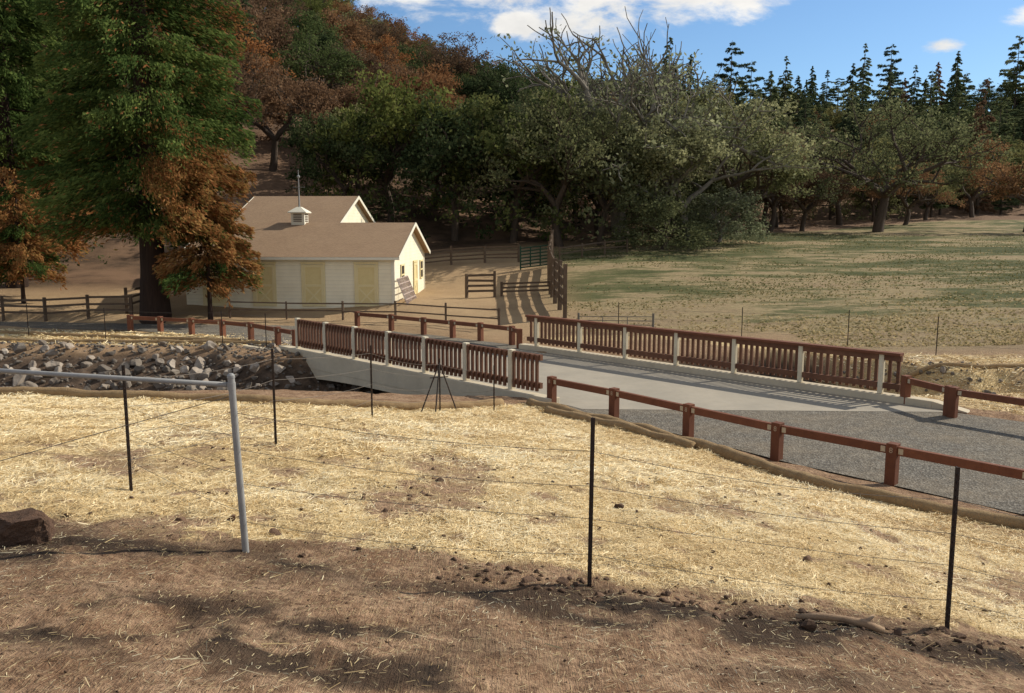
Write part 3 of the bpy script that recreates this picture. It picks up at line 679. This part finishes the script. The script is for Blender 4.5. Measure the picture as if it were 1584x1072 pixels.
def door(x,w=1.1,h=2.25,y=0,side=False):
    T=(lambda a,b,c:(a,b,c)) if not side else (lambda a,b,c:(-b,a,c))
    m=MB(); m.box(T(x,y-.02,h/2),(w,.05,h) if not side else (.05,w,h)); d=m.build('door',M['yellow'],barn)
    m=MB()
    def bx(cx,cz,sx,sz,dy=.055): m.box(T(cx,y-dy,cz),(sx,.03,sz) if not side else (.03,sx,sz))
    for cx in (x-w/2-.05,x+w/2+.05): bx(cx,h/2+.04,.1,h+.1)
    bx(x,h+.1,w+.24,.12,.058); 
    for cz in (.08,h*.5,h-.08): bx(x,cz,w-.02,.13,.06)
    for cx in (x-w/2+.06,x+w/2-.06): bx(cx,h/2,.11,h-.02,.0625)
    a=.1;b=h*.5-.1
    m.beam(T(x-w/2+.1,y-.057,a),T(x+w/2-.1,y-.057,b),.02 ,.08); m.beam(T(x-w/2+.1,y-.054,b),T(x+w/2-.1,y-.054,a),.02,.08)
    m.build('door_trim',M['yellowtrim'],d)
for x in (-1.5,-4.4,-7.1,-9.9): door(x)
door(6.5,1.1,2.1,0,True)
def window(yc,zc,w,h):
    m=MB(); m.box((.02,yc,zc),(.04,w,h)); o=m.build('window',M['tpost'],barn)
    m=MB()
    for dy in (-w/2-.04,w/2+.04): m.box((.045,yc+dy,zc),(.05,.09,h+.18))
    for dz in (-h/2-.04,h/2+.04,0): m.box((.048,yc,zc+dz),(.05,w,.08))
    m.build('window_frame',M['yellowtrim'],o)
window(2.3,1.6,.8,1.0); window(8.7,1.6,.8,1.0)
for c_,d_ in (((.012,.06,1.2),(.05,.14,2.9)),((.012,LY-.06,1.2),(.05,.14,2.9)),((-.07,-.014,1.2),(.14,.05,2.9))):
    m=MB(); m.box(c_,d_); m.build('corner_board',M['white'],barn)
cx,cy=-6.6,LY/2; cz_=HR+.2
m=MB(); m.box((cx,cy,cz_+.05),(.8,.8,.9)); cup=m.build('cupola',M['white'],barn)
m=MB()
for i in range(5):
    z=cz_+i*.1
    m.box((cx,cy-.415,z),(.5,.03,.05)); m.box((cx+.415,cy,z),(.03,.5,.05))
m.build('louver',M['oldwood'],cup)
m=MB(); e=.55; k_=cz_-4.5; m.add([(cx-e,cy-e,4.98+k_),(cx+e,cy-e,4.98+k_),(cx+e,cy+e,4.98+k_),(cx-e,cy+e,4.98+k_),(cx-e,cy-e,5.04+k_),(cx+e,cy-e,5.04+k_),(cx+e,cy+e,5.04+k_),(cx-e,cy+e,5.04+k_),(cx-.12,cy-.12,5.34+k_),(cx+.12,cy-.12,5.34+k_),(cx+.12,cy+.12,5.34+k_),(cx-.12,cy+.12,5.34+k_)],
 [(0,3,2,1),(0,1,5,4),(1,2,6,5),(2,3,7,6),(3,0,4,7),(4,5,9,8),(5,6,10,9),(6,7,11,10),(7,4,8,11),(8,9,10,11)]); m.build('cupola_roof',M['white'],cup)
m=MB(); m.tube([(cx,cy,5.3),(cx,cy,6.2),(cx,cy,7.6)],[.06,.045,.02],8); m.tube([(cx,cy,7.1),(cx,cy,7.17),(cx,cy,7.24),(cx,cy,7.3)],[.03,.1,.1,.03],10)
m.beam((cx-.35,cy,6.6),(cx+.35,cy,6.6),.02,.03); m.build('weathervane',M['galv'],cup)
for k,(y0,mat,lab) in enumerate(((-.2,M['rack'],'rusty lattice gate panel leaning on barn wall'),(1.4,M['rack'],'pale lattice gate panel leaning on barn wall'))):
    e=thing('lattice_gate',lab,'gate',(0,0,0),'lattice panels leaning on barn')
    e.matrix_world=Matrix.Translation(barn.location)@Matrix.Rotation(barn.rotation_euler.z,4,'Z')@Matrix.Translation((.75,y0,.1))
    m=MB()
    def q(u,v): return Vector((-.55*v/1.4,u,v))
    for i in range(6): u=i*.3; m.beam(q(u,.0),q(u,1.4),.04,.05)
    for i in range(6): v=i*.28; m.beam(q(0,v),q(1.5,v),.04,.05)
    m.build('lattice',mat,e)
# ------------------------------------------------------------ trees
def tubes_np(tb,n=6):
    m=MB()
    for pts,rad in tb: m.tube(pts,rad,n if rad[0]>.05 else 4,False)
    me=bpy.data.meshes.new('limbs'); me.from_pydata([tuple(v) for v in m.V],[],m.F)
    for p in me.polygons: p.use_smooth=True
    me.update(); return me
def leaves(C,size,r,asp=.6,dirs=None,tint=None,rn=None,out=None):
    m=len(C); a=r.normal(0,1,(m,3))
    if dirs is not None: a=dirs+a*.35
    a/=np.linalg.norm(a,axis=1,keepdims=True)
    b=r.normal(0,1,(m,3)); b-=a*(a*b).sum(1,keepdims=True); b/=np.linalg.norm(b,axis=1,keepdims=True)
    s=(size*r.uniform(.6,1.4,m)/2)[:,None]
    V=np.stack([C-a*s,C+b*s*asp,C+a*s,C-b*s*asp],1).reshape(-1,3)
    at={'rnd':('FACE','FLOAT',r.uniform(0,1,m) if rn is None else rn)}
    if tint is not None: at['tint']=('FACE','FLOAT',tint)
    return fast_mesh('crown',V,np.arange(4*m).reshape(-1,4),at)
def gen_oak(seed,H,Rad,nleaf,th=.22,lev=4,clump=.075,leafs=.32,low=0.0,thick=.03,bare=0.0):
    r=random.Random(seed); tb=[];tips=[]
    def rec(p,d,L,rad,l):
        pts=[p];q=p;dd=d
        for i in range(3):
            dd=(dd+Vector((r.gauss(0,.18),r.gauss(0,.18),r.gauss(0,.12)+.03))).normalized(); q=q+dd*L/3; pts.append(q)
            if l>=lev-1: tips.append((q,l))
        r1=rad*.66; tb.append((pts,[rad*(1-.34*i/3) for i in range(4)]))
        if l>=lev: return
        k=r.choice([2,3,3]) if l>0 else r.choice([4,5])
        az=r.uniform(0,6.28)
        for j in range(k):
            az+=2*math.pi/k+r.uniform(-.4,.4); tilt=r.uniform(.45,.95) if l>0 else r.uniform(.5,1.15)
            u=dd.orthogonal().normalized(); v=dd.cross(u)
            nd=(dd*math.cos(tilt)+(u*math.cos(az)+v*math.sin(az))*math.sin(tilt)); nd.z=max(nd.z,-.25)+.08; nd.normalize()
            st=pts[-1] if j<k-1 or l==0 else pts[2]
            rec(st,nd,L*r.uniform(.68,.92),r1*r.uniform(.75,1),l+1)
    rec(Vector((0,0,-.3)),Vector((r.uniform(-.15,.15),r.uniform(-.15,.15),1)).normalized(),H*th+.3,H*thick,0)
    T=np.array([tuple(t[0]) for t in tips]); hzm=T[:,2].max(); mx,my=T[:,0].mean(),T[:,1].mean(); mz=T[:,2].mean()
    T[:,0]-=mx*np.clip(T[:,2]/mz,0,1.5); T[:,1]-=my*np.clip(T[:,2]/mz,0,1.5)
    hx=np.percentile(np.hypot(T[:,0],T[:,1]),93)
    sx_=(Rad*.9)/hx; sz=(H*.95)/hzm
    tb=[([Vector(((p.x-mx*min(1.5,max(0,p.z/mz)))*sx_,(p.y-my*min(1.5,max(0,p.z/mz)))*sx_,p.z*sz)) for p in pts],rad) for pts,rad in tb]
    T=T*np.array([sx_,sx_,sz]); rs=np.random.RandomState(seed)
    if low>0:
        n=int(len(T)*low); az=rs.uniform(0,6.28,n); rad=Rad*np.sqrt(rs.uniform(.3,1,n)); T=np.concatenate([T,np.stack([rad*np.cos(az),rad*np.sin(az),rs.uniform(.04,.4,n)*H],-1)])
    if bare>0: T=T[(rs.uniform(0,1,len(T))>bare*np.clip(T[:,2]/H*1.3,0,1))]
    ws=rs.uniform(.3,1.7,len(T)); ws/=ws.sum(); k=rs.choice(len(T),nleaf,p=ws)
    off=rs.normal(0,1,(nleaf,3)); off/=np.linalg.norm(off,axis=1,keepdims=True); off*=(rs.uniform(0,1,nleaf)**.5)[:,None]
    cs=(clump*H*rs.uniform(.6,1.6,len(T)))[k][:,None]
    C=T[k]+off*cs*np.array([1.15,1.15,.75]); C[:,2]=np.maximum(C[:,2],.15)
    cr=rs.uniform(0,1,len(T))[k]*.6+rs.uniform(0,1,nleaf)*.4
    return tubes_np(tb),leaves(C,leafs,rs,rn=cr)
def gen_conifer(seed,H,Rad,z0,nb,nleaf,leafs,droop=.25,pw=.8,tintf=None,tr=.02,irr=.35,asp=.42,hang=.16,limbs=90):
    rs=np.random.RandomState(seed); tb=[([Vector((0,0,-.4)),Vector((0,0,H*.08)),Vector((.0,0,H*.5)),Vector((0,0,H))],[H*tr*1.35,H*tr,H*tr*.55,.02])]
    zb=z0+(H-z0)*rs.uniform(0,1,nb)**1.05; az=rs.uniform(0,6.283,nb)
    f=(zb-z0)/(H-z0); prof=np.minimum((1-f)**pw,.72+f*1.6)
    L=Rad*prof*rs.uniform(1-irr,1.08,nb)*(1+.14*np.sin(az*3+seed+zb*.4))+.15
    for i in range(min(nb,limbs)):
        d=Vector((math.cos(az[i]),math.sin(az[i]),0)); p=Vector((0,0,zb[i])); tb.append(([p,p+d*L[i]*.5+Vector((0,0,-.3*droop*L[i]*.5)),p+d*L[i]*.9+Vector((0,0,-droop*L[i]*.9))],[max(.015,H*tr*.14),.02,.008]))
    k=rs.choice(nb,nleaf,p=(L**1.3)/(L**1.3).sum()); t=rs.uniform(.12,1,nleaf)**.6
    lat=rs.normal(0,1,nleaf)*.17*L[k]*(1.15-t)+rs.normal(0,.08,nleaf); 
    ca,sa=np.cos(az[k]),np.sin(az[k]); rad=L[k]*t
    sag=-droop*L[k]*t**1.5+.10*L[k]*t-np.abs(rs.normal(0,1,nleaf))*hang*(.4+L[k]*.25)
    C=np.stack([ca*rad-sa*lat,sa*rad+ca*lat,zb[k]+sag],-1)
    dirs=np.stack([ca,sa,np.full(nleaf,-.55)],-1)
    br=rs.uniform(0,1,nb)[k]
    tint=None
    if tintf is not None: tint=tintf(C,rs,zb[k],az[k],br)
    return tubes_np(tb,9),leaves(C,leafs,rs,asp=asp,dirs=dirs,tint=tint,rn=br*.5+rs.uniform(0,1,nleaf)*.5)
def addtree(name,meshes,fol,bark,x,y,label,cat='tree',s=1.0,sz=None,yaw=None,group=None,z=None):
    z=hz(x,y) if z is None else z
    e=thing(name,label,cat,(x,y,z),group,yaw=rr.uniform(0,6.28) if yaw is None else yaw); e.scale=(s,s,sz or s)
    for nm,me,mt in (('trunk',meshes[0],bark),('crown',meshes[1],fol)):
        if not me.materials: me.materials.append(mt)
        o=bpy.data.objects.new(nm,me); COL.objects.link(o); o.parent=e
        o.material_slots[0].link='OBJECT'; o.material_slots[0].material=mt
    return e
def tintA(C,rs,zb,az,br):
    x,y,z=C.T
    a=sstep(10,6.5,z)*sstep(.2,2.2,x)*.95
    b=sstep(19,12,z)*sstep(1.0,2.4,x)*sstep(5.4,4.2,x)*.42
    c_=sstep(6.5,4.0,z)*.6
    p=np.maximum(np.maximum(a,b),c_); n=fbm(x*1.0+z*.5,z*1.0+y*.5,.5,3)
    return np.clip(((br*.45+n*.85+rs.uniform(-.15,.15,len(x)))<p).astype(float)*rs.uniform(.35,1,len(x))+(rs.uniform(0,1,len(x))<.04),0,1)
def tintB(C,rs,zb,az,br):
    x,y,z=C.T; p=sstep(9.5,4,z); n=fbm(x+z*.5,z+y*.5,.5,8); return ((br*.4+n*.7+rs.uniform(-.08,.08,len(x)))<p)*rs.uniform(.6,1,len(x))
RA=gen_conifer(1,31,5.7,4.9,600,190000,.26,.26,.40,tintA,.020,.40,asp=.28,hang=.26)
addtree('conifer_tree',RA,F['redwood'],M['redbark'],-18.3,43.6,'tall green conifer with scorched orange lower branches',yaw=0)
RB=gen_conifer(2,27,5.4,2.8,420,80000,.31,.28,.45,tintB,.017,.4,asp=.3,hang=.26)
addtree('conifer_tree',RB,F['redwood'],M['redbark'],-30.2,52,'tall green conifer with rusty orange lower foliage',yaw=0,s=1.1)
RC=gen_conifer(3,7.6,3.0,1.8,120,24000,.23,.30,.5,lambda C,rs,zb,az,br:np.clip((br+rs.uniform(-.15,.15,len(C))>.3).astype(float)*rs.uniform(.5,1,len(C)),0,1),.016,.55,asp=.3,hang=.26)
addtree('conifer_tree',RC,F['redwood'],M['redbark'],-15.4,43.3,'small scorched orange conifer beside the barn',yaw=1)
addtree('conifer_tree',RC,F['redwood'],M['redbark'],-27.0,47,'small scorched orange conifer by wooden fence',yaw=2.2,s=.9)
O=[gen_oak(10+i,11,5.6,10500,low=.1,leafs=.31) for i in range(3)]
OS=[gen_oak(30+i,12,7.5,11000,th=.24,lev=5,clump=.05,leafs=.24,bare=.3,thick=.034) for i in range(2)]
OB=gen_oak(44,13,7.0,2800,th=.22,lev=5,clump=.055,leafs=.22,bare=.93,thick=.045)
OR=gen_oak(47,17,12.2,14500,th=.16,lev=5,clump=.048,leafs=.28,bare=.12,thick=.04)
OD=gen_oak(55,9,5.5,12000,low=.7,leafs=.27)
PN=[gen_conifer(60+i,17,[4.4,5.4,3.8][i],1.0+i,[120,95,150][i],10000,.52,[.28,.05,.38][i],[.72,.5,.85][i],None,.014,.7,asp=.28,limbs=60) for i in range(3)]
G='trees on the wooded hillside'
L0=[
(9.8,76,OB,'grey',1.6,1.58,'large oak with bare twisting upper branches'),
(13.5,79,OB,'grey',1.45,1.5,'tall oak with bare pale top branches'),
(15,74,OS[0],'grey',1.25,1.1,'broad grey green oak at the field edge'),
(4,71,OS[1],'dusk',1.0,1.1,'leaning grey green oak at the paddock end'),
(7.5,72,O[0],'dusk',1.1,1.1,'olive green oak above the paddock'),
(12,69,OD,'dusk',.75,.55,'low bushy oak reaching the ground'),
(18,75,OD,'grey',.75,.6,'low bushy grey green oak'),
(21,81,OS[0],'dusk',1.15,1.15,'spreading grey green oak at field edge'),
(10,74,OS[1],'grey',1.1,1.05,'rounded sunlit grey green oak'),
(0,74,O[1],'dark',1.15,1.2,'dark evergreen oak above the corral'),(-5,75,O[2],'dark',1.15,1.15,'dark evergreen oak above the corral'),
(-11,78,O[0],'green',1.15,1.25,'rounded green oak in front of dark woods'),
(-15,76,O[1],'dark',.85,.9,'dark evergreen oak behind the barn'),
(-33,60,O[0],'dark',.8,.7,'dark oak in the shade behind conifers'),
(-40,62,O[2],'dark',.9,.8,'dark oak in the shade behind conifers'),
(-24,87,OS[0],'brown',1.05,1.1,'scorched brown oak on hillside clearing'),
(-30,84,OS[1],'brown',.95,1.05,'scorched brown oak on hillside'),
(-33,74,O[2],'dark',1.0,1.0,'dark oak behind the conifers'),
(42.5,100,OR,'dusk',1.0,1.0,'large spreading dark oak standing at the meadow edge'),
(34,101,OS[0],'brown',.8,.85,'small brownish oak beside the meadow'),
(29,97,OS[1],'dusk',.9,.95,'thin olive oak beside the meadow'),
(25,90,OS[0],'brown',.85,.9,'thin brown oak beside the meadow'),
(58,97,OS[0],'brown',1.0,.95,'scorched brown oak at meadow edge'),
(52,114,OS[1],'brown',.8,.7,'scorched brown thicket at meadow edge'),]
for x,y,me,fo_,s,sz,lab in L0:
    addtree('oak_tree',me,F[fo_],M['greybark'] if fo_ in('grey',) else M['bark'],x,y,lab,s=s,sz=sz)
placed=[(l[0],l[1]) for l in L0]; no=npn=0
NB=320; t1a=np.full(NB,-9.0); t2a=np.full(NB,-9.0)
def binr(x,y,r): 
    a=int((x-r)/y*200+160); b=int((x+r)/y*200+160); return max(0,a),min(NB,b+1)
def occl(x,y,top,r):
    a,b=binr(x,y,r*.8)
    for i in range(a,b):
        if top>t1a[i]: t2a[i]=t1a[i]; t1a[i]=top
        elif top>t2a[i]: t2a[i]=top
cands=[]
for _ in range(14000):
    y=rr.uniform(64,225); x=rr.uniform(-.66,.72)*y
    cands.append((x,y))
cands.sort(key=lambda c:c[1]+rr.uniform(-6,6)); skipped=0
for x,y in cands:
    tl=float(I(x,[-60,-30,-12,0,14,25,45,60,80,120],[64,68,76,78,84,102,118,126,140,160]))
    if y<tl: continue
    xr=x/y
    if -34<x<-16.5 and y<95: continue
    left=xr<.05
    sp=(6.5 if y<90 else 7.8) if left else (6.0 if y<115 else (5.4 if (xr>.15 and y>140) else 6.6))
    if any(abs(x-a)<sp and (x-a)**2+(y-b)**2<sp*sp for a,b in placed): continue
    u=rr.random()
    pcon=(.06 if (xr<-.25 and y>88) else 0) if xr<.15 else (.25 if y<140 else .82)
    pine=u<pcon
    if pine: s=rr.uniform(.55,1.1); sz=s*rr.uniform(.7,1.25)
    else: s=rr.uniform(.75,1.15) if not (left and y>88) else rr.uniform(.8,1.3); sz=s*rr.uniform(.8,1.05)
    if left and pine: sz=min(sz,.8)
    H_=(16 if pine else 11)*sz; z=hz(x,y); top=(z+H_*.92-4.9)/y
    a,b=binr(x,y,4*s)
    if a>=b: continue
    if top<np.median(t2a[a:b])-.01: skipped+=1; placed.append((x,y)); continue
    if (pine and npn>=290) or (not pine and no>=265): continue
    placed.append((x,y)); occl(x,y,(z+H_*.78-4.9)/y,(3 if pine else 5)*s)
    w=rr.random()
    if pine:
        npn+=1
        addtree('pine_tree',PN[rr.randrange(3)],F['pine' if w<.85 else 'dark' if w<.96 else 'brown'],M['bark'],x,y,'dark green pine on the wooded hillside',s=s,sz=sz,group=G)
    else:
        no+=1
        if xr>.1 and y<175: fk='brown' if w<.18 else 'olive' if w<.5 else 'dark'
        elif xr>.1: fk='olive' if w<.5 else 'dark'
        elif xr<-.03 and y>95: fk='rust' if w<.2 else 'brown' if w<.45 else 'olive' if w<.56 else 'green' if w<.7 else 'dark'
        else: fk='dark' if w<.55 else 'green' if w<.74 else 'olive' if w<.9 else 'brown'
        addtree('oak_tree',O[no%3] if rr.random()<.6 else OS[no%2],F[fk],M['bark'],x,y,'oak on the wooded hillside with %s foliage'%({'dark':'dark green','brown':'scorched brown','rust':'rusty orange','green':'green','olive':'olive'}[fk]),s=s,sz=sz,group=G)
print('oaks',no,'pines',npn,'skipped',skipped)
for x,y,s in ((46,185,1.25),(88,205,1.2),(101,200,1.2),(118,206,1.3)):
    addtree('pine_tree',PN[int(x)%3],F['pine'],M['bark'],x,y,'tall dark pine on the ridge line',s=s*.9,sz=s*1.1,group=G)
# ------------------------------------------------------------ light, sky, camera
EL=35; AZ=(.90,.44)
sv=Vector((*AZ,0)).normalized()*math.cos(math.radians(EL)); sv.z=math.sin(math.radians(EL))
sl=bpy.data.lights.new('sun','SUN'); sl.energy=5.0; sl.angle=math.radians(.53); sl.color=(1,.93,.81)
so=bpy.data.objects.new('sun',sl); COL.objects.link(so); so.rotation_euler=sv.to_track_quat('Z','Y').to_euler()
w=bpy.data.worlds.new('World'); scene.world=w; w.use_nodes=True; t=w.node_tree; t.nodes.clear(); n=NT(w)
sky=n.a('ShaderNodeTexSky',sky_type='NISHITA',sun_disc=False,sun_elevation=math.radians(EL),sun_rotation=math.atan2(*AZ),air_density=1.0,dust_density=.3,ozone_density=1.5,altitude=200)
gc=n.a('ShaderNodeTexCoord').outputs['Generated']
skc=n.mix(1.0,sky.outputs[0],(.70,.88,1.05),'MULTIPLY')
mp=n.mapping(gc,scale=(1,1,2.2))
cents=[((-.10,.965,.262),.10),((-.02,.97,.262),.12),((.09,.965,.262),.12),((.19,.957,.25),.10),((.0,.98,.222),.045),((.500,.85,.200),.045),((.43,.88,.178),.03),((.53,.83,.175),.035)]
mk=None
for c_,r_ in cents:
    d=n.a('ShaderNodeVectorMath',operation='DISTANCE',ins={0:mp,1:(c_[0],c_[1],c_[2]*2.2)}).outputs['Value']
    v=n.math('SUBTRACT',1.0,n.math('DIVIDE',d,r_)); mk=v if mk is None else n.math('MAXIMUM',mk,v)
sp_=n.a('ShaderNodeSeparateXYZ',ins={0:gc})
hi=n.a('ShaderNodeMapRange',ins={0:sp_.outputs[2],1:.36,2:.55,3:-1.2,4:.4}).outputs[0]  # unseen cloud cover overhead, added for neutral fill light
bk_fill=n.a('ShaderNodeMapRange',ins={0:sp_.outputs[1],1:.1,2:-.3,3:-1.2,4:.4}).outputs[0]  # same added cover behind the camera, out of view, to neutralise blue fill
mk=n.math('MAXIMUM',mk,n.math('MAXIMUM',hi,bk_fill))
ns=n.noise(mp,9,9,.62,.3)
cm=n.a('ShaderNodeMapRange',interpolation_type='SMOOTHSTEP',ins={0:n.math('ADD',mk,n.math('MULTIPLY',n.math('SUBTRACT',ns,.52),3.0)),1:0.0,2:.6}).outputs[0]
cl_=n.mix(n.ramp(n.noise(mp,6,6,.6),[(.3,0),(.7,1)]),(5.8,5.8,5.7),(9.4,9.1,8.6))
cl_=n.mix(n.a('ShaderNodeMapRange',ins={0:sp_.outputs[2],1:.36,2:.6,3:0.0,4:.62}).outputs[0],cl_,(3.0,2.9,2.7))  # dims the added overhead clouds to keep their fill down
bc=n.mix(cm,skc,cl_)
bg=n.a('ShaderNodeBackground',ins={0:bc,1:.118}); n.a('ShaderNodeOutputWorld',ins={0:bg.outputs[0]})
cam=bpy.data.cameras.new('camera'); cam.sensor_width=36; cam.lens=29.95; cam.clip_end=2000
co=bpy.data.objects.new('camera',cam); COL.objects.link(co); co.location=(0,0,4.9); co.rotation_euler=(math.radians(90-8.03),0,0); scene.camera=co
scene.view_settings.view_transform='Standard'; scene.view_settings.look='None'; scene.view_settings.exposure=0
